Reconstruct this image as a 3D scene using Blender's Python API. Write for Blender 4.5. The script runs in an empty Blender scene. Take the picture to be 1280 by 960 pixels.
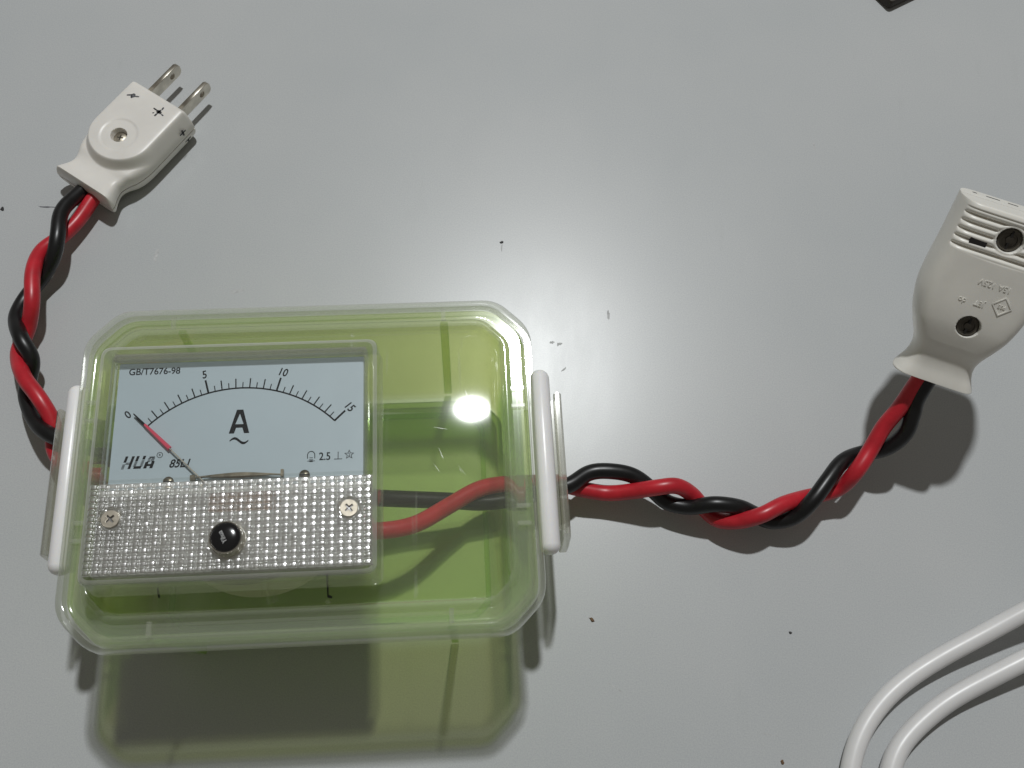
import bpy, bmesh, math, random
from math import sin, cos, pi, radians, sqrt, atan2, hypot
from mathutils import Vector, Matrix

# ------------------------------------------------------------------ camera, world, lamp
scene = bpy.context.scene
col = scene.collection
S = 0.001                       # everything below is laid out in millimetres
random.seed(7)

TH, RO, CAMH, FPX = 0.38964, 0.08499, 292.875, 1297.8
R0 = Vector((1, 0, 0)); U0 = Vector((0, cos(TH), sin(TH))); F0 = Vector((0, sin(TH), -cos(TH)))
RX = R0 * cos(RO) + U0 * sin(RO); UX = U0 * cos(RO) - R0 * sin(RO)
cam_data = bpy.data.cameras.new("camera"); cam = bpy.data.objects.new("camera", cam_data)
col.objects.link(cam)
m3 = Matrix((RX, UX, -F0)).transposed()
cam.matrix_world = Matrix.Translation(Vector((0, 0, CAMH)) * S) @ m3.to_4x4()
cam_data.sensor_width = 36.0; cam_data.lens = FPX * 36.0 / 1280.0
cam_data.clip_start = 0.005; cam_data.clip_end = 20.0
scene.camera = cam

world = bpy.data.worlds.new("World"); scene.world = world; world.use_nodes = True
wn = world.node_tree.nodes
wn["Background"].inputs["Color"].default_value = (1.0, 0.95, 0.86, 1)
wn["Background"].inputs["Strength"].default_value = 0.125

def area_lamp(name, pos, target, size, power, color):
    d = bpy.data.lights.new(name, 'AREA'); d.shape = 'DISK'; d.size = size; d.energy = power; d.color = color
    o = bpy.data.objects.new(name, d); col.objects.link(o)
    o.location = pos
    o.rotation_euler = (Vector(target) - Vector(pos)).to_track_quat('-Z', 'Y').to_euler()
    return o
LD = Vector((0.036, 0.443, 1.0)).normalized()
LT = Vector((-0.02, 0.10, 0.02))
area_lamp("ceiling_lamp", LT + LD * 1.65, LT, 0.062, 16.6, (0.97, 0.995, 1.0))

scene.render.engine = 'CYCLES'
cy = scene.cycles
cy.max_bounces = 14; cy.diffuse_bounces = 5; cy.glossy_bounces = 6; cy.transmission_bounces = 10
cy.transparent_max_bounces = 64; cy.use_denoising = True
cy.sample_clamp_indirect = 6.0
vs = scene.view_settings
vs.view_transform = 'Standard'; vs.look = 'None'; vs.exposure = 0.0; vs.gamma = 1.0; vs.use_curve_mapping = False

# ------------------------------------------------------------------ helpers
def link(o, parent=None):
    col.objects.link(o)
    if parent is not None: o.parent = parent
    return o
def tag(o, label=None, cat=None, group=None, kind=None):
    if label: o["label"] = label
    if cat: o["category"] = cat
    if group: o["group"] = group
    if kind: o["kind"] = kind
    return o
def empty(name, loc=(0, 0, 0), rz=0.0, label=None, cat=None, group=None):
    o = bpy.data.objects.new(name, None); col.objects.link(o)
    o.empty_display_size = 0.005
    o.location = Vector(loc) * S; o.rotation_euler = (0, 0, rz)
    return tag(o, label, cat, group)
def mesh_obj(name, verts, faces, mat, parent=None, smooth=True, auto=None):
    me = bpy.data.meshes.new(name)
    me.from_pydata([tuple(c * S for c in v) for v in verts], [], faces)
    me.validate(); me.update()
    bm = bmesh.new(); bm.from_mesh(me); bmesh.ops.recalc_face_normals(bm, faces=bm.faces)
    if auto is not None:
        for e in bm.edges:
            if len(e.link_faces) == 2 and e.calc_face_angle(0) > radians(auto): e.smooth = False
    for f in bm.faces: f.smooth = smooth and len(f.verts) < 9
    bm.to_mesh(me); bm.free()
    me.materials.append(mat)
    return link(bpy.data.objects.new(name, me), parent)
class MB:
    def __init__(s): s.v = []; s.f = []
    def add(s, v, f):
        n = len(s.v); s.v += [tuple(p) for p in v]; s.f += [tuple(i + n for i in q) for q in f]; return s
    def box(s, c, d, rz=0.0):
        x, y, z = c; a, b, h = d[0] / 2, d[1] / 2, d[2] / 2
        vv = []
        for sx, sy, sz in ((-1,-1,-1),(1,-1,-1),(1,1,-1),(-1,1,-1),(-1,-1,1),(1,-1,1),(1,1,1),(-1,1,1)):
            px, py = sx * a, sy * b
            vv.append((x + px * cos(rz) - py * sin(rz), y + px * sin(rz) + py * cos(rz), z + sz * h))
        return s.add(vv, [(0,3,2,1),(4,5,6,7),(0,1,5,4),(1,2,6,5),(2,3,7,6),(3,0,4,7)])
    def lathe(s, c, prof, n=40):
        vv = []; ff = []
        for r, z in prof:
            for k in range(n):
                a = 2 * pi * k / n; vv.append((c[0] + r * cos(a), c[1] + r * sin(a), c[2] + z))
        for i in range(len(prof) - 1):
            for k in range(n):
                k2 = (k + 1) % n; ff.append((i*n+k, i*n+k2, (i+1)*n+k2, (i+1)*n+k))
        ff.append(tuple(range(n-1, -1, -1))); ff.append(tuple((len(prof)-1)*n + k for k in range(n)))
        return s.add(vv, ff)
    def loops(s, loops, cap0=True, cap1=True, closed=False):
        n = len(loops[0]); vv = [p for l in loops for p in l]; ff = []
        L = len(loops)
        for i in range(L if closed else L - 1):
            j = (i + 1) % L
            for k in range(n):
                k2 = (k + 1) % n; ff.append((i*n+k, i*n+k2, j*n+k2, j*n+k))
        if cap0 and not closed: ff.append(tuple(range(n-1, -1, -1)))
        if cap1 and not closed: ff.append(tuple((L-1)*n + k for k in range(n)))
        return s.add(vv, ff)
    def prism(s, pts, z0, z1):
        n = len(pts)
        return s.loops([[(x, y, z0) for x, y in pts], [(x, y, z1) for x, y in pts]])
    def build(s, name, mat, parent=None, smooth=True, auto=35): return mesh_obj(name, s.v, s.f, mat, parent, smooth, auto)

def poly_round(pts, radii, n=5):
    """polygon (ccw) with every corner rounded"""
    out = []; N = len(pts)
    for i in range(N):
        p0, p1, p2 = Vector(pts[i-1]), Vector(pts[i]), Vector(pts[(i+1) % N])
        r = radii[i] if isinstance(radii, (list, tuple)) else radii
        d0 = (p0 - p1).normalized(); d1 = (p2 - p1).normalized()
        ang = d0.angle(d1); t = min(r / math.tan(ang / 2), (p0-p1).length * .49, (p2-p1).length * .49)
        a, b = p1 + d0 * t, p1 + d1 * t
        for k in range(n + 1):
            u = k / n
            q = a * (1-u)**2 + p1 * 2*u*(1-u) * 1.0 + b * u**2
            out.append((q.x, q.y))
    return out
def oct_loop(hw, hd, c, r, z, n=5):
    c = max(c, 0.6); r = max(r, .6)
    pts = [(hw-c, -hd), (hw, -hd+c), (hw, hd-c), (hw-c, hd), (-hw+c, hd), (-hw, hd-c), (-hw, -hd+c), (-hw+c, -hd)]
    q = poly_round(pts, r, n); out = []; k = n + 1
    for i in range(8):                              # extra points along the straight edges
        seg = q[i*k:(i+1)*k]; a, b = seg[-1], q[((i+1)*k) % len(q)]
        cnt = 4 if i % 2 == 0 else 14
        out += seg + [(a[0] + (b[0]-a[0])*t/(cnt+1), a[1] + (b[1]-a[1])*t/(cnt+1)) for t in range(1, cnt+1)]
    return [(x, y, z) for x, y in out]
def rr_loop(hw, hd, r, z, n=6, cx=0, cy=0):
    r = max(r, .05)
    return [(x + cx, y + cy, z) for x, y in poly_round([(hw,-hd),(hw,hd),(-hw,hd),(-hw,-hd)], r, n)]
def catmull(pts, per=10):
    P = [Vector(p) for p in pts]; out = []
    P = [P[0]*2 - P[1]] + P + [P[-1]*2 - P[-2]]
    for i in range(1, len(P) - 2):
        a, b, c, d = P[i-1], P[i], P[i+1], P[i+2]
        for k in range(per):
            t = k / per
            out.append(((b*2) + (c-a)*t + (a*2-b*5+c*4-d)*t*t + (b*3-a-c*3+d)*t*t*t) * .5)
    out.append(P[-2]); return out
def smooth_path(P, it=3):
    for _ in range(it):
        P = [P[0]] + [(P[i-1] + P[i]*2 + P[i+1]) / 4 for i in range(1, len(P)-1)] + [P[-1]]
    return P
def tube(pts, r, n=18):
    """swept round section; returns an MB"""
    m = MB(); rings = []; T0 = None; N = None
    for i, p in enumerate(pts):
        T = (pts[min(i+1, len(pts)-1)] - pts[max(i-1, 0)]).normalized()
        if N is None: N = T.orthogonal().normalized()
        else: N = (N - T * N.dot(T)).normalized()
        B = T.cross(N); rr = r(i / (len(pts)-1)) if callable(r) else r
        rings.append([p + N * (rr*cos(2*pi*k/n)) + B * (rr*sin(2*pi*k/n)) for k in range(n)])
    m.loops(rings); return m
def interp(tab, x):
    if x <= tab[0][0]: return tab[0][1]
    for (a, b), (c, d) in zip(tab, tab[1:]):
        if x <= c:
            t = (x - a) / (c - a); t = t*t*(3-2*t); return b + (d-b)*t
    return tab[-1][1]
def interp_s(tab, x):
    """catmull-rom through a table"""
    if x <= tab[0][0]: return tab[0][1]
    if x >= tab[-1][0]: return tab[-1][1]
    for i in range(len(tab)-1):
        if x <= tab[i+1][0]:
            x0, y0 = tab[i]; x1, y1 = tab[i+1]
            m0 = (y1 - tab[i-1][1]) / (x1 - tab[i-1][0]) if i > 0 else (y1-y0)/(x1-x0)
            m1 = (tab[i+2][1]-y0) / (tab[i+2][0]-x0) if i+2 < len(tab) else (y1-y0)/(x1-x0)
            h = x1-x0; t = (x-x0)/h
            return (2*t**3-3*t*t+1)*y0 + (t**3-2*t*t+t)*h*m0 + (-2*t**3+3*t*t)*y1 + (t**3-t*t)*h*m1
def sstep(a, b, x):
    t = max(0, min(1, (x-a)/(b-a))); return t*t*(3-2*t)
def text(name, body, size, loc, rot, mat, parent, shear=0.0, bold=0.0, xs=1.0, align='CENTER', ext=0.01, basis=None):
    """flat print or raised lettering from the built-in font, as a mesh"""
    cu = bpy.data.curves.new(name, 'FONT'); cu.body = body; cu.size = size * S * 1.37   # size = cap height in mm
    cu.align_x = align; cu.shear = shear; cu.offset = bold * S; cu.extrude = ext * S; cu.resolution_u = 6
    tmp = bpy.data.objects.new(name + "_tmp", cu); col.objects.link(tmp)
    dg = bpy.context.evaluated_depsgraph_get(); dg.update()
    me = bpy.data.meshes.new_from_object(tmp.evaluated_get(dg))
    bpy.data.objects.remove(tmp); bpy.data.curves.remove(cu)
    me.name = name
    M = Matrix.Translation(Vector(loc) * S) @ (basis or Matrix.Identity(4)) @ Matrix.Rotation(rot, 4, 'Z') @ Matrix.Diagonal((xs, 1, 1, 1))
    me.transform(M); me.materials.clear(); me.materials.append(mat)
    return link(bpy.data.objects.new(name, me), parent)
def shape2d(name, splines, mat, parent, z0, z1, bevel=0.0, basis=None):
    """filled flat outline (holes allowed) extruded from z0 to z1"""
    cu = bpy.data.curves.new(name, 'CURVE'); cu.dimensions = '2D'; cu.fill_mode = 'BOTH'
    for pts in splines:
        sp = cu.splines.new('POLY'); sp.points.add(len(pts)-1); sp.use_cyclic_u = True
        for q, (x, y) in zip(sp.points, pts): q.co = (x*S, y*S, 0, 1)
    cu.extrude = (z1 - z0) / 2 * S - bevel * S; cu.bevel_depth = bevel * S; cu.bevel_resolution = 2
    tmp = bpy.data.objects.new("tmp_shape", cu); col.objects.link(tmp)
    dg = bpy.context.evaluated_depsgraph_get(); dg.update()
    me = bpy.data.meshes.new_from_object(tmp.evaluated_get(dg)); bpy.data.objects.remove(tmp); bpy.data.curves.remove(cu)
    me.name = name; me.transform((basis or Matrix.Identity(4)) @ Matrix.Translation((0, 0, (z0+z1)/2*S)))
    me.materials.clear(); me.materials.append(mat)
    return link(bpy.data.objects.new(name, me), parent)

# ------------------------------------------------------------------ materials
def new_mat(name):
    m = bpy.data.materials.new(name); m.use_nodes = True; m.node_tree.nodes.clear()
    return m, m.node_tree.nodes, m.node_tree.links
def mth(N, L, op, a, b=None, clamp=False):
    n = N.new('ShaderNodeMath'); n.operation = op; n.use_clamp = clamp
    for i, x in enumerate((a, b)):
        if x is None: continue
        if isinstance(x, (int, float)): n.inputs[i].default_value = x
        else: L.new(x, n.inputs[i])
    return n.outputs[0]
def noise(N, L, scale, detail=3, rough=.55, stretch=None, rot=0.0):
    tc = N.new('ShaderNodeTexCoord'); mp = N.new('ShaderNodeMapping'); n = N.new('ShaderNodeTexNoise')
    if stretch: mp.inputs['Scale'].default_value = stretch
    mp.inputs['Rotation'].default_value = (0, 0, rot)
    L.new(tc.outputs['Object'], mp.inputs['Vector']); L.new(mp.outputs[0], n.inputs['Vector'])
    n.inputs['Scale'].default_value = scale; n.inputs['Detail'].default_value = detail; n.inputs['Roughness'].default_value = rough
    return n.outputs['Fac']
def ramp(N, L, fac, stops):
    r = N.new('ShaderNodeValToRGB'); e = r.color_ramp.elements
    while len(e) < len(stops): e.new(.5)
    for el, (p, c) in zip(e, stops): el.position = p; el.color = (*c, 1)
    L.new(fac, r.inputs[0]); return r.outputs[0]
def solid(name, color, rough=.4, metal=0.0, var=.06, nscale=120, bump=0.0, bscale=900, sss=0.0, spec=.5, coat=0.0):
    m, N, L = new_mat(name)
    out = N.new('ShaderNodeOutputMaterial'); b = N.new('ShaderNodeBsdfPrincipled'); L.new(b.outputs[0], out.inputs[0])
    f = noise(N, L, nscale, 4)
    lo = tuple(c*(1-var) for c in color); hi = tuple(min(1, c*(1+var)) for c in color)
    L.new(ramp(N, L, f, [(.3, lo), (.7, hi)]), b.inputs['Base Color'])
    b.inputs['Metallic'].default_value = metal; b.inputs['Specular IOR Level'].default_value = spec
    b.inputs['Coat Weight'].default_value = coat
    L.new(mth(N, L, 'ADD', mth(N, L, 'MULTIPLY', noise(N, L, nscale*2.3, 3), .14), rough - .07), b.inputs['Roughness'])
    if sss:
        b.inputs['Subsurface Weight'].default_value = sss; b.inputs['Subsurface Radius'].default_value = (1, .9, .75)
        b.inputs['Subsurface Scale'].default_value = .0012
    if bump:
        bn = N.new('ShaderNodeBump'); bn.inputs['Strength'].default_value = bump; bn.inputs['Distance'].default_value = .0002
        L.new(noise(N, L, bscale, 4), bn.inputs['Height']); L.new(bn.outputs[0], b.inputs['Normal'])
    return m
def clear(name, tint, body, amount, rough=.06, f0=.045, scratch=0.0, bump=.15, glass=0.0, grow=2.2):
    """thin clear plastic: tinted see-through + a little milky body + Fresnel gloss"""
    m, N, L = new_mat(name)
    out = N.new('ShaderNodeOutputMaterial')
    tr = N.new('ShaderNodeBsdfTransparent')
    di = N.new('ShaderNodeBsdfDiffuse'); di.inputs[0].default_value = (*body, 1)
    tl = N.new('ShaderNodeBsdfTranslucent'); tl.inputs[0].default_value = (*body, 1)
    mx = N.new('ShaderNodeMixShader'); mx.inputs[0].default_value = .5
    L.new(di.outputs[0], mx.inputs[1]); L.new(tl.outputs[0], mx.inputs[2])
    lw = N.new('ShaderNodeLayerWeight'); lw.inputs['Blend'].default_value = .5
    fc = lw.outputs['Facing']
    if isinstance(tint, list): L.new(ramp(N, L, fc, tint), tr.inputs[0]); tint = tint[0][1]   # deeper colour where the wall is crossed at a slant
    else: tr.inputs[0].default_value = (*tint, 1)
    am = mth(N, L, 'ADD', amount, mth(N, L, 'MULTIPLY', mth(N, L, 'POWER', fc, 2.0), amount * grow), True)
    if scratch:
        a = noise(N, L, 260, 2, .5, (.06, 1, 1), .9); b = noise(N, L, 260, 2, .5, (1, .05, 1), .35)
        s = mth(N, L, 'MAXIMUM', mth(N, L, 'MULTIPLY', mth(N, L, 'SUBTRACT', a, .70), 7.0, True), mth(N, L, 'MULTIPLY', mth(N, L, 'SUBTRACT', b, .70), 7.0, True))
        s = mth(N, L, 'MULTIPLY', s, scratch)
        am = mth(N, L, 'ADD', am, s, True)
    ba = N.new('ShaderNodeMixShader'); L.new(am, ba.inputs[0])
    src = tr.outputs[0]
    if glass:
        g = N.new('ShaderNodeBsdfRefraction'); g.inputs['Color'].default_value = (*tint, 1); g.inputs['IOR'].default_value = 1.45; g.inputs['Roughness'].default_value = .03
        mg = N.new('ShaderNodeMixShader'); mg.inputs[0].default_value = glass
        L.new(src, mg.inputs[1]); L.new(g.outputs[0], mg.inputs[2]); src = mg.outputs[0]
    L.new(src, ba.inputs[1]); L.new(mx.outputs[0], ba.inputs[2])
    gl = N.new('ShaderNodeBsdfGlossy'); gl.inputs['Roughness'].default_value = rough; gl.inputs['Color'].default_value = (1, 1, 1, 1)
    fr = mth(N, L, 'ADD', mth(N, L, 'MULTIPLY', mth(N, L, 'POWER', fc, 5.0), 1 - f0), f0, True)
    fm = N.new('ShaderNodeMixShader'); L.new(fr, fm.inputs[0]); L.new(ba.outputs[0], fm.inputs[1]); L.new(gl.outputs[0], fm.inputs[2])
    if bump:
        bn = N.new('ShaderNodeBump'); bn.inputs['Strength'].default_value = bump; bn.inputs['Distance'].default_value = .0003
        L.new(noise(N, L, 55, 2, .4), bn.inputs['Height'])
        for n in (gl, di): L.new(bn.outputs[0], n.inputs['Normal'])
    L.new(fm.outputs[0], out.inputs[0])
    return m

def table_material():
    m, N, L = new_mat("table_laminate")
    out = N.new('ShaderNodeOutputMaterial'); b = N.new('ShaderNodeBsdfPrincipled'); L.new(b.outputs[0], out.inputs[0])
    big = noise(N, L, 9, 4, .6); fine = noise(N, L, 2600, 2, .6); smear = noise(N, L, 38, 6, .7, (1, .35, 1), .4)
    base = ramp(N, L, big, [(.3, (.465, .482, .488)), (.7, (.508, .517, .518))])
    mx = N.new('ShaderNodeMix'); mx.data_type = 'RGBA'; mx.blend_type = 'MULTIPLY'; mx.inputs[0].default_value = 1
    L.new(base, mx.inputs[6]); L.new(ramp(N, L, fine, [(.3, (.90, .90, .92)), (.7, (1.08, 1.08, 1.06))]), mx.inputs[7])
    m2 = N.new('ShaderNodeMix'); m2.data_type = 'RGBA'; m2.blend_type = 'MULTIPLY'; m2.inputs[0].default_value = 1
    L.new(mx.outputs[2], m2.inputs[6]); L.new(ramp(N, L, smear, [(.62, (1, 1, 1)), (.85, (.90, .90, .89))]), m2.inputs[7])
    L.new(m2.outputs[2], b.inputs['Base Color'])
    L.new(mth(N, L, 'ADD', mth(N, L, 'MULTIPLY', smear, .10), .25), b.inputs['Roughness'])
    b.inputs['Specular IOR Level'].default_value = .34
    bn = N.new('ShaderNodeBump'); bn.inputs['Strength'].default_value = .05; bn.inputs['Distance'].default_value = .0001
    L.new(noise(N, L, 1500, 3, .6), bn.inputs['Height']); L.new(bn.outputs[0], b.inputs['Normal'])
    return m

M_table = table_material()
M_white = solid("plug_white_plastic", (.77, .74, .695), .38, var=.05, nscale=90, bump=.05, sss=.25)
M_socket = solid("socket_ivory_plastic", (.80, .775, .715), .36, var=.06, nscale=80, bump=.05, sss=.15)
M_clasp = solid("clasp_white_plastic", (.88, .865, .865), .30, var=.03, nscale=70, sss=.35)
M_red = solid("red_wire_sheath", (.50, .018, .030), .36, var=.16, nscale=200, bump=.16, bscale=220)
M_black = solid("black_wire_sheath", (.006, .006, .0065), .36, var=.3, nscale=200, bump=.16, bscale=220)
M_cable = solid("white_cable_sheath", (.74, .73, .725), .36, var=.04, nscale=60, bump=.04, sss=.1)
M_nickel = solid("nickel_blade", (.62, .58, .50), .30, 1.0, var=.2, nscale=260, bump=.15)
M_steel = solid("screw_steel", (.38, .345, .285), .45, 1.0, var=.2, nscale=500, bump=.1)
M_chrome = solid("chrome_ring", (.70, .67, .60), .16, 1.0, var=.15, nscale=300)
M_dkmetal = solid("dark_screw_metal", (.11, .10, .085), .30, .9, var=.3, nscale=300)
M_holeshade = solid("recess_shade", (.012, .010, .009), .6, var=.2)  # near-black colour painted in for the shade inside slots and recesses
M_ink = solid("black_ink", (.02, .02, .022), .55, var=.3, nscale=800)
M_fadeink = solid("rubbed_marker_ink", (.10, .10, .11), .55, var=.5, nscale=900)
M_dial = solid("dial_plate_paint", (.50, .59, .645), .45, var=.02, nscale=60)
M_print = solid("dial_print", (.010, .011, .014), .6, var=.1, spec=.1)
M_redneedle = solid("needle_red_sleeve", (.78, .06, .12), .35, var=.1)
M_knob = solid("knob_black_cap", (.006, .006, .007), .16, var=.2, coat=.5)
M_knobtext = solid("knob_silver_print", (.55, .55, .55), .4)
M_base = solid("meter_base_plastic", (.58, .56, .53), .45, var=.06)
M_bronze = solid("bridge_bronze", (.20, .175, .13), .30, .9, var=.3, nscale=400)
M_reflector = solid("reflector_pale_plastic", (.66, .635, .59), .4, var=.16, nscale=110)
M_copper = solid("coil_copper", (.42, .26, .16), .4, .5, var=.2, nscale=900)
M_brown = solid("dark_brown_case", (.030, .022, .014), .55, var=.3, bump=.2)
M_crumb = solid("crumb_brown", (.16, .09, .04), .7, var=.4, nscale=900)
M_speck = solid("dark_speck", (.03, .03, .03), .7, var=.4, nscale=900)
M_dust = solid("faint_grey_scuff", (.465, .47, .47), .6, var=.2, nscale=900)
M_lid = clear("lid_clear_plastic", (.975, .98, .96), (.88, .90, .82), .05, rough=.035, f0=.045, scratch=.6, bump=.06)
M_rim = clear("lid_rim_frosted_plastic", (.94, .945, .92), (.98, 1.0, .92), .14, rough=.08, f0=.055, bump=.15, grow=1.2)
M_body = clear("body_lime_plastic", [(0, (.945, .985, .79)), (.55, (.87, .895, .54)), (.82, (.60, .84, .27)), (1, (.22, .5, .03))], (.66, 1.0, .28), .15, rough=.06, f0=.05, bump=.12, grow=.7)
M_edgeglint = clear("cover_edge_highlight", (.96, .965, .95), (1.0, 1.0, .97), .30, rough=.05, f0=.14, bump=0)  # milky white stands in for light reflected along the cover's edges
M_scratch = clear("white_scratch", (.98, .98, .97), (.95, .95, .93), .26, rough=.3, f0=.05, bump=0)
M_flap = clear("clasp_clear_flap", (.93, .93, .90), (.75, .73, .66), .20, rough=.10, f0=.05)
M_cover = clear("meter_cover_acrylic", (.97, .975, .97), (.80, .82, .80), .008, rough=.03, f0=.05, bump=.0)
M_prism = clear("meter_prism_acrylic", (.95, .95, .94), (.88, .86, .81), .11, rough=.27, f0=.42, bump=0, glass=.8)
M_bezel = clear("meter_bezel_acrylic", (.965, .97, .96), (.92, .93, .90), .055, rough=.04, f0=.12, bump=0)

# ------------------------------------------------------------------ table
m = MB(); m.box((0, 120, -12), (1100, 900, 24))
table = m.build("table", M_table, None, smooth=False, auto=None)
tag(table, "pale grey laminate table top with faint scuffs", "table", kind="structure")
def blob(name, x, y, rx, ry, rot, mat, h=.12, n=11, jag=.35):
    pts = []
    for k in range(n):
        a = 2*pi*k/n; j = 1 + random.uniform(-jag, jag)
        px, py = rx*j*cos(a), ry*j*sin(a); pts.append((x+px*cos(rot)-py*sin(rot), y+px*sin(rot)+py*cos(rot)))
    mb = MB(); top = [(x + (px-x)*.6, y + (py-y)*.6) for px, py in pts]
    mb.loops([[(a, b, .004) for a, b in pts], [(a, b, h) for a, b in top]], cap0=False)
    return mb.build(name, mat, table)
blob("speck", -7.2, 169.2, .8, .55, .5, M_speck, .3); blob("speck", -7.0, 167.3, .22, 1.5, .05, M_dust, .02)
blob("speck", 83.6, 52.4, .45, .45, 0, M_speck, .3); blob("speck", -168.1, 165.9, .7, .8, 0, M_speck, .3)
blob("crumb", 27.9, 51.2, .9, .45, -.7, M_crumb, .4); blob("crumb", 80.7, 17.9, .5, .6, 0, M_crumb, .35)
for x, y, a, b, r in ((11.3,135.3,.6,.5,0),(13.5,135.0,.9,.6,.6),(15.5,126.5,.8,.35,.9),(95.7,216.8,.5,1.5,0),(-154.6,167.9,3.2,.35,.05),
                      (-127.1,169.7,.8,.3,0),(-124.0,169.9,.6,.3,0),(-115.9,153.6,.8,2.0,.1),(-88.6,143.4,2.0,.8,.3),(28.3,146.1,.4,1.5,0),
                      (35.4,33.4,2.2,.2,-.5),(76.9,24.7,2.3,.15,-.1)):
    blob("scuff", x, y, a, b, r, M_dust if abs(y-167.9) > .1 else M_fadeink, .015, 13, .45)

# ------------------------------------------------------------------ lidded box
AL = 0.12872; BX, BY = -48.134, 74.096
HW, HD, H, CH = 56.7, 42.95, 52.75, 8.5
box = empty("lidded_plastic_box", (BX, BY, 0), AL, "clear lidded lime green plastic box with white side clasps carrying the meter", "box")
def bl2w(x, y, z=0): return Vector((BX + x*cos(AL) - y*sin(AL), BY + x*sin(AL) + y*cos(AL), z))
def ring(inset, z, c=CH, r=9.0): return oct_loop(HW-inset, HD-inset, c - .35*inset, max(r - .5*inset, 3.2), z)
# body
m = MB()
prof = [(12, 0.35), (9.6, .6), (7.8, 1.5), (6.9, 3.2), (6.4, 5.0), (3.7, H-9.5), (1.7, H-9.0), (1.5, H-8.4), (1.7, H-7.6), (2.4, H-7.2), (2.4, H-3.6), (3.0, H-3.1),
        (3.7, H-3.5), (3.9, H-7), (5.1, H-10.5), (7.9, 6.0), (8.4, 3.8), (9.6, 2.6)]
edge = ring(11.4, 0)
dome = lambda x, y: 2.1 + .3*(1 - (x/50)**2 - (y/36)**2)         # floor pressed up a little in the middle
m.loops([ring(i, z) for i, z in prof] + [[(x*k, y*k, dome(x*k, y*k)) for x, y, _ in edge] for k in (1, .93, .85, .75, .62, .48, .32, .16, .04)])
body = m.build("box_body", M_body, box)
for sx in (-34.2, 34.2):
    for sy in (-1, 1):
        mb = MB(); mb.loops([[(sx-1.1, sy*(HD-6.6), 2), (sx+1.1, sy*(HD-6.6), 2), (sx+.9, sy*(HD-5.7), 2), (sx-.9, sy*(HD-5.7), 2)],
                             [(sx-1.1, sy*(HD-3.6), H-9.2), (sx+1.1, sy*(HD-3.6), H-9.2), (sx+.9, sy*(HD-2.6), H-9.2), (sx-.9, sy*(HD-2.6), H-9.2)]])
        mb.build("rib", M_body, body)
m = MB(); m.loops([ring(13.5, .02, r=10), ring(12.1, .0, r=10), ring(12.1, .8, r=10), ring(13.5, .8, r=10)], closed=True)
m.build("foot_rim", M_body, body)
# lid
m = MB()
P_out = [(0.0, H-6.6), (.15, H-3.0), (.5, H-1.5), (1.0, H-.6), (1.6, H-.1), (2.0, H), (2.5, H-.1), (2.8, H-.5), (2.95, H-1.2), (3.2, H-1.45), (5.9, H-1.45), (6.15, H-1.2),
         (6.3, H-.5), (6.6, H-.12), (7.0, H), (7.5, H-.05), (7.9, H-.5), (8.1, H-1.3), (8.5, H-1.85)]
P_in = [(8.9, H-3.1), (8.1, H-2.8), (7.4, H-1.7), (6.9, H-2.4), (6.3, H-2.85), (3.0, H-2.85), (2.2, H-2.3), (1.8, H-1.9), (1.5, H-3.0), (1.3, H-6.6)]
outl = [ring(i, z) for i, z in P_out]; inl = [ring(i, z) for i, z in P_in]
def panel(x, y, k=0):      # the lid's middle is pressed slightly convex
    return H - 2.4 + (1.4*(1 - (y/34.5)**2) + 1.1*(1 - (x/48.2)**2)) * (1 if k == 0 else sstep(1.0, .948, k))
KS = (.99, .98, .97, .96, .95, .945, .94, .93, .915, .89, .84, .78, .70, .60, .48, .34, .18, .05)
e0 = outl[-1]; e1 = inl[0]
top = [[(x*k, y*k, panel(x*k, y*k, k)) for x, y, _ in e0] for k in KS]
und = [[(x*k, y*k, panel(x*k, y*k, k) - 1.2) for x, y, _ in e1] for k in reversed(KS)]
mb = MB(); mb.loops(und + inl + outl + top)
# skirt foot: inl ends where outl begins
lid = mesh_obj("lid", mb.v, mb.f, M_lid, box, True, 40)
def second_mat(o, mat):
    """flat end faces keep the first material, every side face takes the second"""
    o.data.materials.append(mat)
    for p_ in o.data.polygons: p_.material_index = 0 if len(p_.vertices) > 9 else 1
lid.data.materials.append(M_rim)
for p_ in lid.data.polygons:
    c_ = p_.center / S; rx, ry = HW - 8.6, HD - 8.6
    p_.material_index = 0 if (abs(c_.x) < rx and abs(c_.y) < ry and abs(c_.x) + abs(c_.y) < rx + ry - 4.0) else 1
for sx in (-34.2, 34.2):
    for sy in (-1, 1):
        MB().box((sx, sy*(HD-4.55), H-.95), (1.1, 3.3, 1.1)).build("rib", M_rim, lid)
for sx in (-1, 1):
    for y in (17.3, 12.6, -13.0, -17.3):
        MB().box((sx*(HW-4.55), y, H-.95), (3.3, .8, 1.1)).build("rib", M_rim, lid)
# pen strokes on the lid, below the meter
for pts in ([(5.35,-27.0),(5.85,-27.0),(5.95,-29.6),(6.05,-32.3),(6.9,-32.7),(6.8,-33.2),(5.75,-32.9),(5.5,-29.6)], [(-33.4,-28.9),(-33.0,-28.9),(-32.6,-30.4),(-32.5,-31.3),(-32.9,-31.2),(-33.1,-30.5)]):
    o = shape2d("pen_stroke", [pts], M_ink, lid, 0, .02)
    for v_ in o.data.vertices: v_.co.z += (panel(v_.co.x/S, v_.co.y/S) + .02)*S
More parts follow.
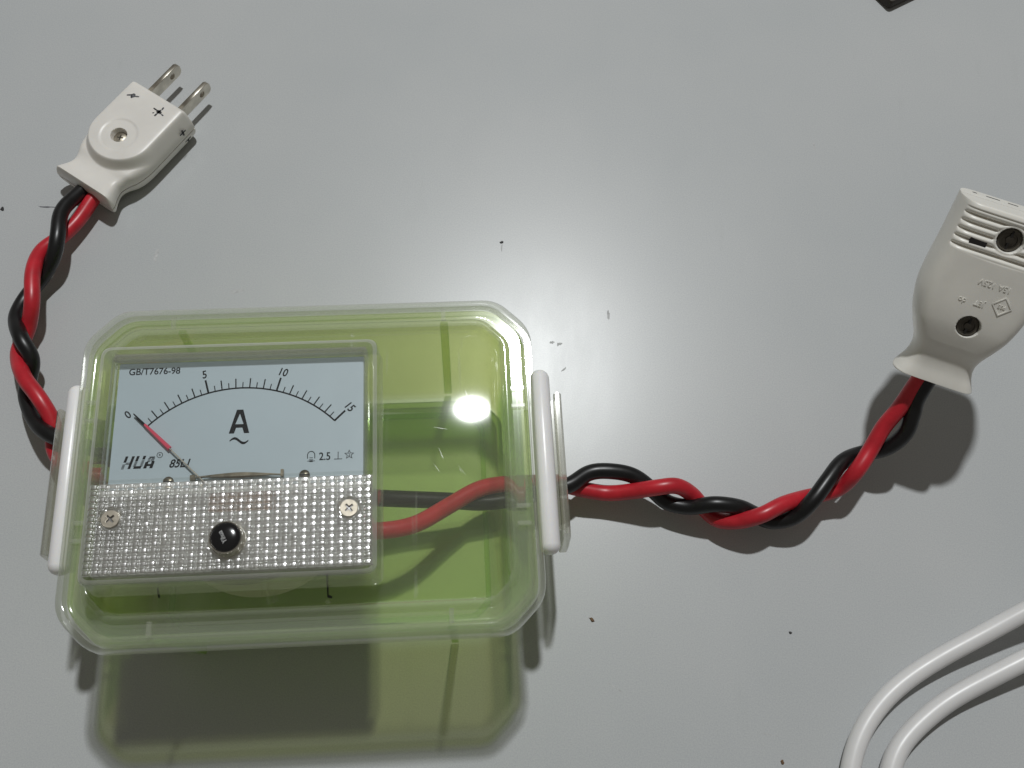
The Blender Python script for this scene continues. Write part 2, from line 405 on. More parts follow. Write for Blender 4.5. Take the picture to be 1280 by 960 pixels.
# short white scratches on the bare part of the panel
mb = MB()
for _ in range(8):
    x, y, a_ = random.uniform(20, 45), random.uniform(-26, 22), random.choice((2.0, 2.2, 1.0, -.2)) + random.uniform(-.25, .25)
    if _ < 5: x, y, a_ = random.uniform(30, 44), random.uniform(-4, 12), 2.1 + random.uniform(-.15, .15)
    l_, w_ = random.uniform(.5, 2.4), random.uniform(.03, .055)
    dx, dy = cos(a_)*l_, sin(a_)*l_; tx, ty = -sin(a_)*w_, cos(a_)*w_
    q_ = [(x-dx, y-dy), (x+tx, y+ty), (x+dx, y+dy), (x-tx, y-ty)]
    mb.add([(px, py, panel(px, py) + .012) for px, py in q_] + [(px, py, panel(px, py) + .004) for px, py in q_], [(0, 3, 2, 1), (4, 5, 6, 7), (0, 1, 5, 4), (1, 2, 6, 5), (2, 3, 7, 6), (3, 0, 4, 7)])
tag(mb.build("scratches", M_scratch, lid, False), kind="stuff")
# clasps
for sx, lab in ((1, "white clasp bar with clear flap on the side of the socket cord"), (-1, "white clasp bar on the side of the plug cord")):
    y0, y1 = (-23.6, 24.4)
    rings = []
    for yy, sc in [(y0, .30), (y0+.35, .62), (y0+1.0, .86), (y0+2.0, 1), (y1-2.0, 1), (y1-1.0, .86), (y1-.35, .62), (y1, .30)]:
        rings.append([(sx*58.4 + 2.55*sc*cos(2*pi*k/20), yy, 45.2 + 3.3*sc*sin(2*pi*k/20)) for k in range(20)])
    c = MB().loops(rings).build("clasp", M_clasp, box)
    tag(c, lab)
    loops = []
    for zz, x, t in ((24.0, 63.8, 1.0), (24.6, 64.4, 2.1), (30, 64.5, 2.1), (40, 64.2, 2.1), (44.2, 63.8, 2.0), (45.2, 63.2, 1.0)):
        loops.append([(sx*(x - t*.5) + px, py, zz) for px, py, _ in rr_loop(t*.5, 18.6 if zz > 24.2 else 17.8, .45, 0, 3)])
    MB().loops(loops).build("flap", M_flap, c)
    MB().box((sx*60.8, 0, 42.6), (4.0, 34, 1.0)).build("flap_web", M_flap, c)
    for yy in (16.5, -15.5):
        MB().box((sx*56.4, yy, 45.6), (1.6, 2.6, 2.6)).build("hinge_lug", M_lid, c)
    # catch rib on the body under the clasp
    MB().box((sx*54.2, 0, H-11.2), (2.0, 30, 1.6)).build("catch", M_body, body)

# ------------------------------------------------------------------ ammeter
mx, my = bl2w(-14.6, -1.96)[:2]
ZP = H - .85 + .05
meter = empty("ammeter", (mx, my, ZP), AL, "square analogue ammeter with blue-grey dial, ribbed clear lower panel and black knob", "ammeter")
# clear cover: open-bottomed shell
def rr(h, d, r, z): return rr_loop(h, d, r, z, 5)
def rr(h, d, r, z): return rr_loop(h, d, r, z, 5, 0, .35)
co = [rr(33.3, 29.1, 2.2, 0.0), rr(33.3, 29.1, 2.2, 1.2), rr(33.1, 28.9, 2.2, 1.5), rr(32.9, 28.7, 2.4, 10.4), rr(32.7, 28.5, 2.4, 11.1), rr(32.3, 28.1, 2.3, 11.45), rr(31.8, 27.6, 2.0, 11.55)]
ci = [rr(29.9, 26.6, 1.4, 10.2), rr(30.4, 26.9, 1.6, 9.9), rr(30.6, 27.0, 1.6, 9.2), rr(31.0, 27.2, 1.6, 0.0)]
n = len(co[0]); mb = MB(); mb.loops(co + ci, closed=True); nl = len(co)
ff = [f for f in mb.f if {v // n for v in f} != {nl-1, nl}]
ff.append(tuple((nl-1)*n + k for k in range(n))); ff.append(tuple(nl*n + k for k in range(n)))
cover = mesh_obj("cover", mb.v, ff, M_cover, meter, True, 40)
second_mat(cover, M_bezel)
cover.data.materials.append(M_edgeglint)
for p_ in cover.data.polygons:
    if len(p_.vertices) <= 9 and p_.center.z/S > 10.9: p_.material_index = 2     # rounded edge of the cover, its highlight put into the colour
# clear wall round the dial
m = MB(); m.loops([rr(30.45, 26.85, 1.2, 5.6), rr(30.45, 26.85, 1.2, 10.1), rr(29.5, 25.9, 1.0, 10.1), rr(29.9, 26.4, 1.0, 5.6)], closed=True)
m.build("bezel", M_bezel, cover)
MB().box((0, 26.75, 9.0), (60, 1.5, 2.0)).build("top_bar", M_flap, cover)
# step between window and ribbed panel
MB().box((0, -4.9, 11.62), (64.0, .7, .30)).build("window_ledge", M_cover, cover)
# prismatic panel: rows of rounded pyramids
NX, NY, X0, X1, Y0, Y1 = 31, 14, -31.8, 31.8, -26.5, -5.5
SUB = 8; vv = []; ff = []
gx, gy = NX*SUB + 1, NY*SUB + 1
def tri(t): t = t % 1.0; return 1 - abs(2*t - 1)
holes = [(-26.6, -13.7, 2.5), (26.5, -13.3, 2.5), (-.2, -19.6, 4.2)]
jit = {}
for j in range(gy):
    for i in range(gx):
        x = X0 + (X1-X0)*i/(gx-1); y = Y0 + (Y1-Y0)*j/(gy-1)
        a = tri(i/SUB); b = tri(j/SUB)
        cell = (min(i//SUB, NX-1), min(j//SUB, NY-1))
        if cell not in jit: jit[cell] = (random.gauss(0, .10), random.gauss(0, .07), random.uniform(2.7, 3.9))
        jx, jy, jr = jit[cell]
        da, db = ((i/SUB) % 1.0 - .5)*2.02 + jx*min(1, a*2), ((j/SUB) % 1.0 - .5)*1.40 + jy*min(1, b*2)      # distance from the cell centre, mm
        hz = .50*min(1, a*2.6)*min(1, b*3.0) + .22 - (da*da + db*db)/(2*jr)
        if i in (0, gx-1) or j in (0, gy-1): hz = 0
        for hx, hy, hr in holes:
            hz *= sstep(hr-.25, hr+.15, hypot(x-hx, y-hy))
        vv.append((x, y, 11.60 + hz))
for j in range(gy-1):
    for i in range(gx-1): ff.append((j*gx+i, j*gx+i+1, (j+1)*gx+i+1, (j+1)*gx+i))
prism = mesh_obj("ribbed_panel", vv, ff, M_prism, cover, True, 30)
tag(prism, "clear panel moulded with rows of tiny pyramids", kind="stuff")
# base plate, added reflector block and coil under the ribbed panel
base = MB().loops([rr(27.6, 23.6, 1.5, .25), rr(27.6, 23.6, 1.5, 1.9)]).build("base_plate", M_base, meter)
MB().box((0, -15.2, 4.9), (61.4, 20.6, 5.8)).build("backing_reflector", M_reflector, base)  # pale backing block added as a reflector behind the ribbed panel
MB().box((2, -9.5, 7.95), (15, 4.5, .3)).build("coil", M_copper, base)
# round back behind the lid panel
back = MB().lathe((0, -2.0, 0), [(25.0, -1.6), (25.0, -3), (24.0, -3.4), (23.6, -24), (22.4, -25.2), (1.0, -25.2)], 64).build("round_back", M_base, meter)
for sx in (-9, 9): MB().lathe((sx, -2, 0), [(3.2, -25.2), (3.2, -27.5), (2.0, -27.6), (2.0, -31), (.5, -31.2)], 20).build("terminal", M_steel, back)
# dial
ZD = 7.1
dial = MB().loops([rr_loop(29.5, 16.6, .6, ZD-.7, 3, 0, 9.6), rr_loop(29.5, 16.6, .6, ZD-.05, 3, 0, 9.6), rr_loop(29.4, 16.5, .6, ZD, 3, 0, 9.6)]).build("dial", M_dial, meter)
zi = ZD + .012
CX, CYC, RA = .25, -12.2, 31.1
mb = MB()
def polar(a, r): return (CX + r*cos(a), CYC + r*sin(a))
A0, A1 = radians(135.3), radians(44.7)
k = 80; up = [polar(A0 + (A1-A0)*i/k, RA+.19) for i in range(k+1)]; dn = [polar(A0 + (A1-A0)*i/k, RA-.19) for i in range(k+1)]
for i in range(k): mb.prism([dn[i], dn[i+1], up[i+1], up[i]], zi, zi+.012)
mb.build("scale_arc", M_print, dial, False)
mb = MB()
for i in range(31):
    a = A0 + (A1-A0)*i/30; ln, wd = (3.5, .23) if i % 10 == 0 else ((2.5, .15) if i % 2 == 0 else (1.5, .115))
    t = Vector((-sin(a), cos(a))) * wd; p, q = Vector(polar(a, RA-.1)), Vector(polar(a, RA+ln))
    mb.prism([p+t, p-t, q-t, q+t], zi, zi+.012)
tk = mb.build("scale_ticks", M_print, dial, False); tag(tk, kind="stuff")
T = lambda body, size, x, y, rot=0, **kw: text(kw.pop('name', "lettering"), body, size, (x, y, zi), rot, M_print, dial, **kw)
T("GB/T7676-98", 1.75, -27.2, 23.2, 0, align='LEFT', xs=.93, bold=.035)
for val, ang in ((0, 0), (5, 10), (10, 20), (15, 30)):
    a = A0 + (A1-A0)*ang/30; x, y = polar(a, RA + {0: 4.4, 5: 4.1, 10: 4.1, 15: 4.0}[val])
    if val == 0: x -= .9; y -= .5
    rt = a - pi/2; T(str(val), 2.05, x, y, rt, xs=.85, bold=.05, shear=.12, name="scale_numeral")
def arialA(x, y, h):   # bold capital A
    w = h*.40; t = h*.185
    o = [(x-w, y), (x-w+t*1.12, y), (x-w*.52, y+h*.26), (x+w*.52, y+h*.26), (x+w-t*1.12, y), (x+w, y), (x+t*.62, y+h), (x-t*.62, y+h)]
    o = [(x-w, y), (x-w+t*1.1, y), (x-w+t*1.1+h*.075, y+h*.235), (x+w-t*1.1-h*.075, y+h*.235), (x+w-t*1.1, y), (x+w, y), (x+t*.68, y+h), (x-t*.68, y+h)]
    hole = [(x-w*.40, y+h*.385), (x, y+h*.83), (x+w*.40, y+h*.385)]
    return [o, hole[::-1]]
shape2d("unit_letter", arialA(-.1, 7.3, 6.0), M_print, dial, zi, zi+.012)
top, bot = [], []
for i in range(25):
    u = i/24; x = -2.2 + 4.4*u; y = 5.45 + .62*sin(2*pi*u); tk_ = .17 + .19*sin(pi*u)
    top.append((x, y+tk_)); bot.append((x, y-tk_))
shape2d("wave_sign", [bot + top[::-1]], M_print, dial, zi, zi+.012)
# maker's mark: slanted striped capitals
def stripes(parts, x0, y0, sh=.28):
    """parts: rectangles (x,y,w,h); cut by fine white lines as in the print"""
    mb = MB()
    for x, y, w, h, cut in parts:
        segs = [(y, y+h)]
        if cut:
            nn = max(1, int(h/.26)); segs = [(y + h*i/nn, y + h*(i+.60)/nn) for i in range(nn)]
        for a, b in segs:
            mb.prism([(x0+x+a*sh, y0+a), (x0+x+w+a*sh, y0+a), (x0+x+w+b*sh, y0+b), (x0+x+b*sh, y0+b)], zi, zi+.012)
    return mb
hp = [(0,0,.62,1.25,1),(0,1.6,.62,1.5,0),(1.5,0,.62,1.2,0),(1.5,1.2,.62,1.9,0),(.62,1.1,.9,.55,1),
      (2.6,.5,.62,1.3,1),(2.6,1.8,.62,1.3,0),(4.1,.5,.62,1.6,1),(4.1,2.2,.62,.9,0),(2.8,0,1.7,.62,0),
      (5.1,0,.70,1.6,0),(6.5,0,.70,1.7,0),(5.6,.55,1.0,.5,0),(5.45,1.6,.62,1.0,1),(6.2,1.7,.75,.9,1),(5.6,2.55,1.25,.5,1)]
stripes(hp, -26.9, -.55).build("maker_lettering", M_print, dial, False)
circ = lambda x, y, r, n=20: [(x+r*cos(2*pi*k/n), y+r*sin(2*pi*k/n)) for k in range(n)]
shape2d("registered_mark", [circ(-18.2, 2.6, .72), circ(-18.2, 2.6, .58)], M_print, dial, zi, zi+.012)
T("R", .62, -18.2, 2.3, 0, bold=.01)
T("85L1", 2.05, -13.5, -.55, 0, shear=.3, xs=.88, bold=.06)
# bell, class, position and test-voltage symbols
arc = [(17.0 + .95*cos(a), 1.15 + .95*sin(a)*1.15) for a in [pi*k/14 for k in range(15)]]
arci = [(17.0 + .76*cos(a), 1.15 + .76*sin(a)*1.15) for a in [pi*k/14 for k in range(15)]]
shape2d("coil_symbol", [[(17.95, .35)] + arc + [(16.05, .35), (16.24, .35)] + arci[::-1] + [(17.76, .35)]], M_print, dial, zi, zi+.012)
mb = MB(); mb.box((17.0, .55, zi+.006), (.8, .14, .012)); mb.box((17.0, -.25, zi+.006), (1.8, .16, .012)); mb.box((17.0, -.28, zi+.006), (.8, .42, .011)); mb.box((17.0, .15, zi+.006), (1.0, .12, .012))
mb.build("coil_symbol", M_print, dial, False)
T("2.5", 1.95, 20.2, -.1, 0, xs=.85, bold=.04)
mb = MB(); mb.box((23.3, .0, zi+.006), (1.9, .17, .012)); mb.box((23.3, .95, zi+.006), (.17, 1.74, .012)); mb.build("position_symbol", M_print, dial, False)
star = lambda r, ri: [(25.9 + (r if k % 2 == 0 else ri)*sin(pi*k/5), 1.0 + (r if k % 2 == 0 else ri)*cos(pi*k/5)) for k in range(10)]
shape2d("star_symbol", [star(1.25, .56), star(.90, .38)], M_print, dial, zi, zi+.012)
T("2", .7, 25.9, .65, 0, bold=.01)
# dial fixing screws half under the panel
for x, y in ((-15.7, -4.1), (15.6, -3.7)):
    s = MB().lathe((x, y, ZD), [(1.25, .0), (1.25, .35), (.9, .6), (.1, .65)], 24).build("dial_screw", M_bronze, dial)
    MB().box((x, y, ZD+.63), (2.0, .32, .12)).build("screw_slot", M_holeshade, s)
# needle with red sleeve, and its bridge
nz = ZD + 1.1
na = radians(135.1)
nd = Vector((cos(na), sin(na))); nt = Vector((-sin(na), cos(na)))
P0 = Vector((CX, CYC))
def needle_piece(r0, r1, w0, w1, h0=.2, z=0):
    a, b = P0 + nd*r0, P0 + nd*r1
    mb = MB(); mb.loops([[(*(a-nt*w0), nz+z-h0), (*(a+nt*w0), nz+z-h0), (*(a+nt*w0*.5), nz+z+h0), (*(a-nt*w0*.5), nz+z+h0)],
                        [(*(b-nt*w1), nz+z-h0), (*(b+nt*w1), nz+z-h0), (*(b+nt*w1*.5), nz+z+h0), (*(b-nt*w1*.5), nz+z+h0)]])
    return mb
needle = needle_piece(8, 35.2, .20, .12).build("needle", M_steel, meter)
tag(needle, "thin needle with red sleeve resting at zero")
needle_piece(22.6, 31.4, .60, .36, .32).build("sleeve", M_redneedle, needle)
needle_piece(31.4, 35.3, .26, .16, .26).build("tip", M_print, needle)
mb = MB()
rings = []
for i in range(21):
    u = i/20; x = -9.6 + 20.2*u; wd = .25 + .75*sin(pi*u)**2
    yy = -3.55 + .55*sin(pi*u)
    rings.append([(x, yy-wd, nz-.2), (x, yy+wd*.4, nz-.2), (x, yy+wd*.2, nz+.25), (x, yy-wd*.7, nz+.25)])
mb.loops(rings); bridge = mb.build("bridge", M_bronze, meter)
MB().box((10.6, -3.3, nz), (.7, 1.7, .9)).build("bridge_end", M_bronze, bridge)
MB().box((-9.9, -3.7, nz), (1.2, 1.3, .8)).build("bridge_end", M_bronze, bridge)
# cover screws with cross recess
def cross(x, y, l, w, rot):
    o = []
    for k in range(4):
        a = rot + k*pi/2; d = Vector((cos(a), sin(a))); t = Vector((-sin(a), cos(a)))
        for q in (d*l - t*w, d*l + t*w, (d + t)*w*1.15): o.append((x+q.x, y+q.y))
    return o
for (x, y, _), rot in zip(holes[:2], (.75, .70)):
    s = shape2d("screw", [circ(x, y, 1.95, 36), cross(x, y, 1.15, .27, rot)], M_steel, meter, 11.35, 12.05, .12)
    shape2d("cross_recess", [circ(x, y, 1.4, 20)], M_holeshade, s, 11.3, 11.5)
    MB().loops([[(x+2.35*cos(2*pi*k/32), y+2.35*sin(2*pi*k/32), z) for k in range(32)] for z in (11.56, 11.95)] +
               [[(x+2.0*cos(2*pi*k/32), y+2.0*sin(2*pi*k/32), z) for k in range(32)] for z in (11.95, 11.56)], closed=True).build("countersink", M_cover, s)
# zero-adjust knob
kx, ky = holes[2][:2]
knob = MB().lathe((kx, ky, 11.58), [(3.85, 0), (3.85, .5), (3.65, .8), (3.62, 2.1), (3.72, 2.5), (3.60, 2.95), (3.35, 3.05), (3.2, 2.85), (.5, 2.8)], 48).build("knob", M_chrome, meter)
MB().lathe((kx, ky, 11.58), [(3.3, 2.7), (3.28, 3.0), (3.05, 3.35), (2.4, 3.62), (1.4, 3.76), (.3, 3.8)], 48).build("black_cap", M_knob, knob)
kt = MB()
text("cap_lettering", "Yihua", 1.15, (kx-.02, ky+.12, 15.42), radians(118), M_knobtext, knob, xs=.82, align='CENTER', ext=.03, bold=.0)

# ------------------------------------------------------------------ twisted cords
def wire(name, pts, r, mat, parent, label=None, it=4):
    o = tube(smooth_path(catmull(pts, 10), it), r).build(name, mat, parent, auto=None)
    if label: tag(o, label)
    return o
WR = 2.3
LBk = [(-138.2,178.5,5.6),(-141.3,171.6,6.2),(-144.3,161.8,9.5),(-142.7,151.9,11),(-143.2,145.9,9),(-146.2,140.3,6),(-150.2,132.4,5),(-150.1,124.7,7),(-144.7,116.7,11),(-141.1,111.5,9),(-142.0,106.0,5.5),(-141.2,100.6,6),(-135.5,92.8,9),(-128.9,88.0,12),(-118,85.0,13),(-101.8,83.3,14),(-89.6,82.8,18),(-76.9,78.4,27)]
LRd = [(-134.2,176,5.4),(-137.6,169.6,5.4),(-140.6,161.6,5.0),(-143.8,154.7,6),(-147.8,147.7,8),(-147.0,138.6,11),(-144.7,128.8,11),(-146.0,122.4,6.5),(-147.4,114.6,5.5),(-141.3,105.3,11),(-134.2,98.3,12.5),(-129.6,91.9,10),(-128.4,85.0,8),(-122.7,80.1,10),(-112,78.5,13),(-101.1,78.3,14),(-88.6,74.9,16),(-75.4,66.5,27)]
RBk = [(-42.9,73.3,27),(-32.8,75.5,20),(-14.9,77.8,15),(-5.0,79.0,12),(5.0,81.6,11),(13.7,84.4,12),(18.8,86.3,12),(24.1,90.6,11),(30.2,91.6,11),(36.8,91.1,10),(42.5,88.1,8),(47.1,85.0,7),(53.3,83.9,8),(59.8,84.5,11),(67.0,84.5,10),(72.3,83.9,6.5),(76.6,82.2,6.5),(82.5,83.1,9),(86.6,86.8,13),(91.1,93.2,14),(96.0,99.7,13),(102.1,103.3,11),(108.1,104.2,15),(111.7,107.1,20),(112.4,111.3,24.5),(112.4,114.2,27.5),(113.6,117.6,31.5),(115.6,122.3,36)]
RRd = [(-41.5,63.9,27),(-30.6,65.4,25),(-22.3,68.7,22),(-14.5,75.4,18),(-6.4,82.0,15),(2.4,85.2,12),(13.8,87.2,9),(22.8,86.4,8),(29.9,86.1,7.5),(37.0,86.6,10),(43.5,87.4,13),(48.9,88.4,12.5),(54.0,87.4,8.5),(58.1,84.4,5.5),(62.0,81.4,6),(67.2,80.8,9),(72.8,82.1,12.5),(79.0,85.9,12),(86.1,89.3,9),(91.0,91.0,8),(96.1,93.0,9.5),(99.0,96.2,15),(102.8,102.6,17),(105.5,108.3,20.5),(108.5,112.5,25),(110.8,116.8,29.5),(113.2,121.3,34.5)]
cl = empty("twisted_cord", (-145, 125, 0), 0, "red and black twisted wires running from the white plug into the box", "cord", "red and black twisted cords")
cr = empty("twisted_cord", (60, 86, 0), 0, "red and black twisted wires running from the box to the ridged white socket", "cord", "red and black twisted cords")
def rel(pts, o): return [(x - o[0], y - o[1], z) for x, y, z in pts]
wire("black_wire", rel(LBk, (-145, 125)), WR, M_black, cl); wire("red_wire", rel(LRd, (-145, 125)), WR, M_red, cl)
wire("black_wire", rel(RBk, (60, 86)), WR, M_black, cr); wire("red_wire", rel(RRd, (60, 86)), WR, M_red, cr)

# ------------------------------------------------------------------ loft with height field for moulded shells
def shell(name, Lt, w_of, top_of, z_seam, mat, parent, nu=150, ns=72, side=1, u0=0.0, flat_pow=10, head=.84):
    """half of a moulded body: outline half-width w_of(u), outer surface top_of(u, v); side=+1 upper, -1 lower"""
    vv = []; ff = []
    for i in range(nu + 1):
        u = u0 + Lt*i/nu; w = w_of(u)
        for j in range(ns + 1):
            q = -cos(pi*j/ns); s = math.copysign(abs(q)**.9, q)
            v = s*w; edge = (1 - abs(s)**flat_pow)
            edge = max(edge, 0)**.5
            endf = min(1, max(0, (u-u0)/.8))**.5 * min(1, max(0, (u0+Lt-u)/1.0))**.5
            endf = .35 + .65*endf if u < u0 + Lt/2 else head + (1-head)*endf
            vv.append((u, v, z_seam + side*max(.02, (top_of(u, v) - 0) * edge * endf)))
    for i in range(nu):
        for j in range(ns): a = i*(ns+1)+j; ff.append((a, a+1, a+ns+2, a+ns+1))
    nb = len(vv)
    # flat seam face
    for i in range(nu + 1):
        u = u0 + Lt*i/nu; w = w_of(u)
        for s in (-1, 1): vv.append((u, s*w, z_seam))
    for i in range(nu):
        a = nb + 2*i; ff.append((a, a+1, a+3, a+2))
        ff.append((i*(ns+1), (i+1)*(ns+1), nb+2*(i+1), nb+2*i)); ff.append((i*(ns+1)+ns, (i+1)*(ns+1)+ns, nb+2*(i+1)+1, nb+2*i+1))
    ff.append(tuple(range(ns+1)) + (nb+1, nb)); e = nu*(ns+1); ff.append(tuple(e+k for k in range(ns+1)) + (nb+2*nu+1, nb+2*nu))
    return mesh_obj(name, vv, ff, mat, parent, True, 50)

# ------------------------------------------------------------------ white two-blade plug
PAX = atan2(.875, .485)
plug = empty("mains_plug", (-140.6, 171.3, 0), PAX, "white two-blade mains plug with marker crosses lying on the table", "plug")
PW = [(0, 11.5), (1.2, 11.3), (3.6, 10.2), (6.2, 9.5), (8.8, 10.1), (11.5, 11.4), (15, 12.3), (19, 12.6), (38.6, 12.5)]
pw = lambda u: interp_s(PW, u)
def d_sdf(u, v):
    r = 12.0
    return (hypot(u-21.2, v) - r) if u < 21.2 else abs(v) - r
def ptop(u, v):
    tail = interp_s([(0, 5.6), (2, 5.0), (5, 4.1), (8, 3.9), (11, 4.4), (40, 4.6)], u)
    rise = sstep(.6, -1.6, d_sdf(u, v))
    z = tail + (7.9 - tail)*rise
    d = hypot(u-19.6, v-.2)
    z -= .22*(1 - sstep(5.4, 6.4, d))          # shallow dish round the screw
    z -= 1.9*(1 - sstep(2.35, 2.6, d))
    return z
SZ = 5.6
up_ = shell("upper_shell", 38.6, pw, ptop, SZ + .32, M_white, plug, 300, 160, 1, 0, 14)
lo_ = shell("lower_shell", 38.6, lambda u: pw(u)-.12, lambda u, v: interp_s([(0, 4.6), (4, 3.6), (8, 3.6), (13, 5.1), (18, 5.25), (40, 5.25)], u), SZ - .32, M_white, plug, 90, 40, -1, 0, 8)
for sy in (-1, 1):
    pr_ = [(38.0, -2.2), (52.2, -2.2), (53.1, -1.6), (53.4, -.9), (53.4, .9), (53.1, 1.6), (52.2, 2.2), (38.0, 2.2)]
    bas = Matrix.Translation((0, sy*6.35*S, 7.6*S)) @ Matrix.Rotation(pi/2, 4, 'X')
    bl_ = shape2d("blade", [pr_, circ(49.4, 0, 1.2, 24)], M_nickel, plug, -.75, .75, .15, bas)
s = MB().lathe((19.6, .2, SZ + 5.9), [(2.25, 0), (2.25, .25), (1.8, .55), (.4, .65)], 28).build("screw", M_steel, plug)
shape2d("screw_slot", [cross(19.6, .2, 1.0, .2, .4)], M_dkmetal, s, SZ+6.40, SZ+6.58)
zt = SZ + .32 + 7.9 + .015
def smudge(name, strokes, basis, parent, mat):
    mb = MB()
    for x0, y0, x1, y1, w in strokes:
        a, b = Vector((x0, y0)), Vector((x1, y1)); d = (b-a).normalized(); t = Vector((-d.y, d.x))*w
        mid = (a+b)/2 + Vector((random.uniform(-.1, .1), random.uniform(-.1, .1)))
        mb.prism([a - t*.9, mid - t*1.1, b - t*.7, b + t*.8, mid + t*1.0, a + t*.7], 0, .015)
    v = [tuple((basis @ (Vector(p)*S)) / S) for p in mb.v]
    return mesh_obj(name, v, mb.f, mat, parent, False)
tr = lambda x, y, z: Matrix.Translation(Vector((x, y, z))*S)
smudge("ink_mark", [(-.8, 1.8, .2, .3, .3), (-.3, .6, .6, -.6, .75), (.3, -.5, .9, -1.9, .26), (-.9, -.2, -.3, .1, .3), (.6, .3, 1.0, .2, .22)], tr(33.4, 6.4, zt), up_, M_fadeink)
smudge("ink_mark", [(-2.0, .2, -.9, .1, .3), (-.8, .2, .9, -.1, .42), (1.1, -.2, 2.2, -.1, .26), (.2, 2.4, .1, .9, .26), (.1, .9, -.1, -1.0, .5), (-.3, -1.2, -.4, -2.1, .22), (-1.5, 1.5, -1.0, 1.1, .18)], tr(33.4, -4.6, zt), up_, M_ink)
sb = Matrix.Rotation(-pi/2, 4, 'X') 
sb = Matrix.Rotation(pi/2, 4, 'X')
smudge("ink_mark", [(-1.4, .1, 1.4, -.1, .36), (0, 1.4, .1, -1.5, .36)], tr(33.6, -12.62, 8.8) @ sb, up_, M_ink)
smudge("ink_mark", [(-1.3, .1, 1.4, .0, .36), (.1, 1.2, 0, -1.2, .34)], tr(34.6, -12.30, 3.9) @ sb, lo_, M_ink)

# ------------------------------------------------------------------ ivory cord socket, tail held up by the stiff cord
sock = empty("cord_socket", (114.72, 119.33, 32.76), 0, "off-white cord socket with ridged head and two dark screws, held up by the cord", "socket")
va, vl, vn = Vector(((0.1861, 0.6581, 0.7296))), Vector(((-0.9605, 0.2784, -0.0061))), Vector(((-0.2071, -0.6996, 0.6838)))
sock.matrix_world = Matrix.Translation(Vector((114.72, 119.33, 32.76))*S) @ Matrix((va, vl, vn)).transposed().to_4x4()
SL = 49.5
SW = [(0, 10.6), (.5, 11.0), (1.6, 10.5), (4.5, 9.2), (7.5, 8.7), (10.5, 9.4), (14.5, 11.4), (18, 12.9), (24, 14.3), (30, 14.5), (38, 14.1), (49.5, 13.9)]
sw = lambda u: interp_s(SW, u)
SCREWS = ((19.2, -.3, 2.9), (43.2, 0, 3.1))
def stop_(u, v):
    z = interp_s([(0, 6.6), (1.5, 6.4), (5, 5.9), (8, 6.2), (13, 8.2), (19, 9.6), (30, 10.0), (50, 10.0)], u)
    w = sw(u)
    z -= 1.6*(abs(v)/w)**6
    q0 = 36.6 + .004*v*v
    zone = sstep(q0, q0 + .7, u)*(1 - sstep(48.0, 48.3, u))*sstep(13.0, 12.2, abs(v))
    if zone > 0:
        z += zone*(-1.15 + 1.1*abs(cos(pi*(u-37.3)/2.05))**.8)
    for cu, cv, cr_ in SCREWS:
        d = hypot(u-cu, v-cv)
        if cu > 30: z = z + (9.7 - z)*(1 - sstep(3.6, 4.3, d))
        z -= 2.2*(1 - sstep(cr_-.12, cr_+.16, d))
    return max(z, .6)
ss = shell("upper_shell", SL, sw, stop_, .12, M_socket, sock, 400, 200, 1, 0, 14, .93)
sl = shell("lower_shell", SL, lambda u: sw(u)-.2, lambda u, v: interp_s([(0, 6.2), (5, 5.6), (8, 6.0), (13, 8.2), (19, 9.6), (50, 9.9)], u) - 1.6*(abs(v)/sw(u))**6, -.2, M_socket, sock, 120, 60, -1, 0, 12, .93)
for (cu, cv, cr_), z_ in zip(SCREWS, (8.0, 8.1)):
    r_ = cr_ - .06
    s = MB().lathe((cu, cv, z_), [(r_, 0), (r_, .5), (r_*.85, .9), (r_*.62, 1.0), (r_*.60, .55), (r_*.34, .55), (r_*.32, 1.0), (.2, 1.15)], 36).build("screw", M_dkmetal, sock)
    shape2d("screw_slot", [[(cu-r_*.8, cv-.28), (cu+r_*.8, cv-.28), (cu+r_*.8, cv+.28), (cu-r_*.8, cv+.28)]], M_holeshade, s, z_+.8, z_+1.05, 0)
MB().box((40.5, 6.9, 9.35), (1.5, 4.2, 1.2)).build("vent_slot", M_holeshade, ss)  # black box set proud, its colour stands for the slot's shaded inside
for v, ln in ((9.3, 1.1), (4.5, 3.6), (-.8, 2.6)):
    MB().box((SL-.35, v, -5.8), (.8, ln, .8)).build("contact_slot", M_holeshade, sl)
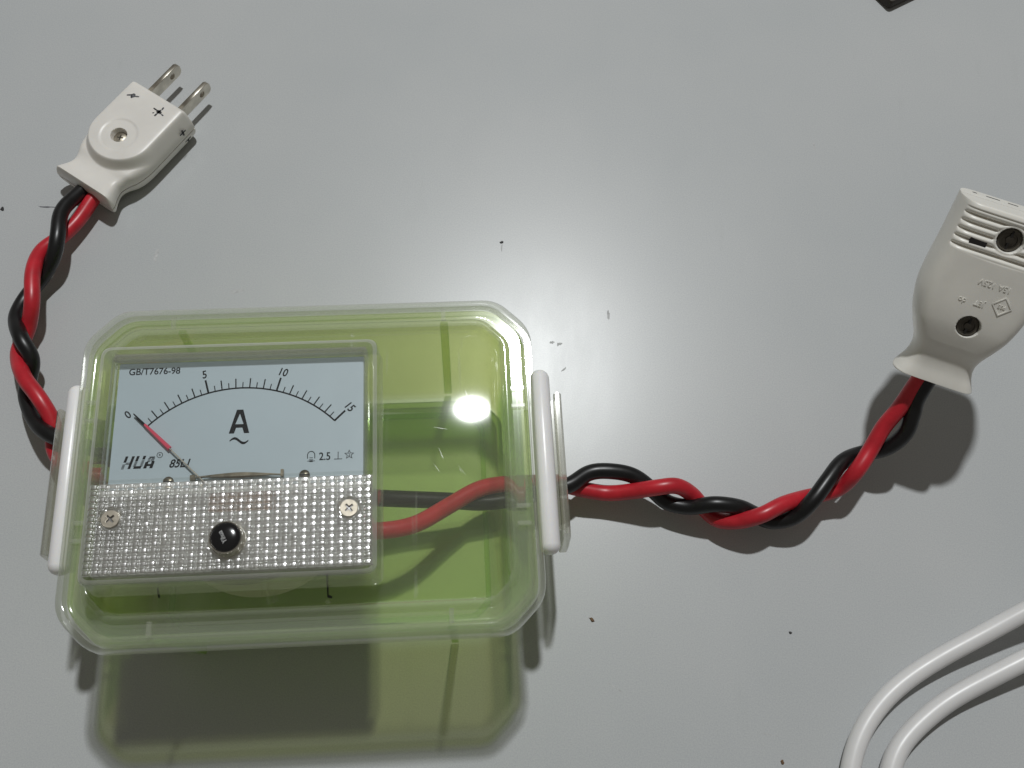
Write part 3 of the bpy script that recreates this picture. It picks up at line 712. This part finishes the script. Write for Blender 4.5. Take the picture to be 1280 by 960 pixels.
# raised lettering, upright when seen from the head
rb = Matrix.Rotation(pi/2, 4, 'Z')
def raised(body, size, u, v, **kw):
    z = stop_(u, v) + .12
    return text("raised_lettering", body, size, (u, v, z + .0), 0, M_socket, ss, ext=.16, basis=rb, align='CENTER', **kw)
raised("15A 125V", 1.5, 32.2, -1.6)
raised("JET", 1.4, 26.6, 0); raised("do", 1.4, 26.2, 4.3)
dm = lambda k: [(27.0 + a*k, -5.4 + b*k) for a, b in ((-2.6, 0), (0, -2.6), (2.6, 0), (0, 2.6))]
zz = stop_(27.0, -5.4)
shape2d("raised_diamond", [dm(1), dm(.86)], M_socket, ss, zz - .15, zz + .3)
raised("PSE", 1.0, 27.4, -5.4)
# ------------------------------------------------------------------ white cables, lower right
C1 = [(172,75,16),(155.5,67.0,13),(145.4,61.8,10),(136.5,55.9,7),(126.8,50.4,5),(116.7,43.8,3.6),(109.1,37.5,2.8),(103.3,30.4,2.8),(99.5,23.5,2.8),(97.2,14.7,2.8),(96.4,2,2.8),(98,-20,2.8)]
C2 = [(172,62,12),(156.1,54.7,9),(145.5,49.1,7),(136.3,43.7,5),(126.4,38.2,3.6),(118.8,32.0,2.8),(113.5,26.9,2.8),(110.2,22.3,2.8),(107.6,15.5,2.8),(106.5,3,2.8),(108,-20,2.8)]
for pts, r, lab in ((C1, 2.65, "white round cable on the table, the outer of two, nearer the socket"), (C2, 2.8, "white round cable on the table, the inner of two, nearer the corner")):
    o = tube(smooth_path(catmull(pts, 12), 90), r, 24).build("white_cable", M_cable, None, auto=None)
    tag(o, lab, "cable", "white cables in the corner of the table")

# ------------------------------------------------------------------ dark case, only its corner in view
dk = Vector((124.3, 278.8)); a1 = Vector((-3.4, 4.2)).normalized(); a2 = Vector((10.9, 7.6)).normalized()
pts = [dk, dk + a2*60, dk + a2*60 + a1*45, dk + a1*45]
pr2 = poly_round([tuple(p) for p in pts], 1.5, 3)
cxx = sum(p[0] for p in pr2)/len(pr2); cyy = sum(p[1] for p in pr2)/len(pr2)
ins = lambda k, z: [(cxx + (x-cxx)*k, cyy + (y-cyy)*k, z) for x, y in pr2]
o = MB().loops([ins(.97, 0.02), ins(1, .6), ins(1, 3.4), ins(.99, 3.9), ins(.97, 4.0)]).build("dark_case", M_brown, None)
tag(o, "corner of a dark brown case at the far edge of the view", "case")
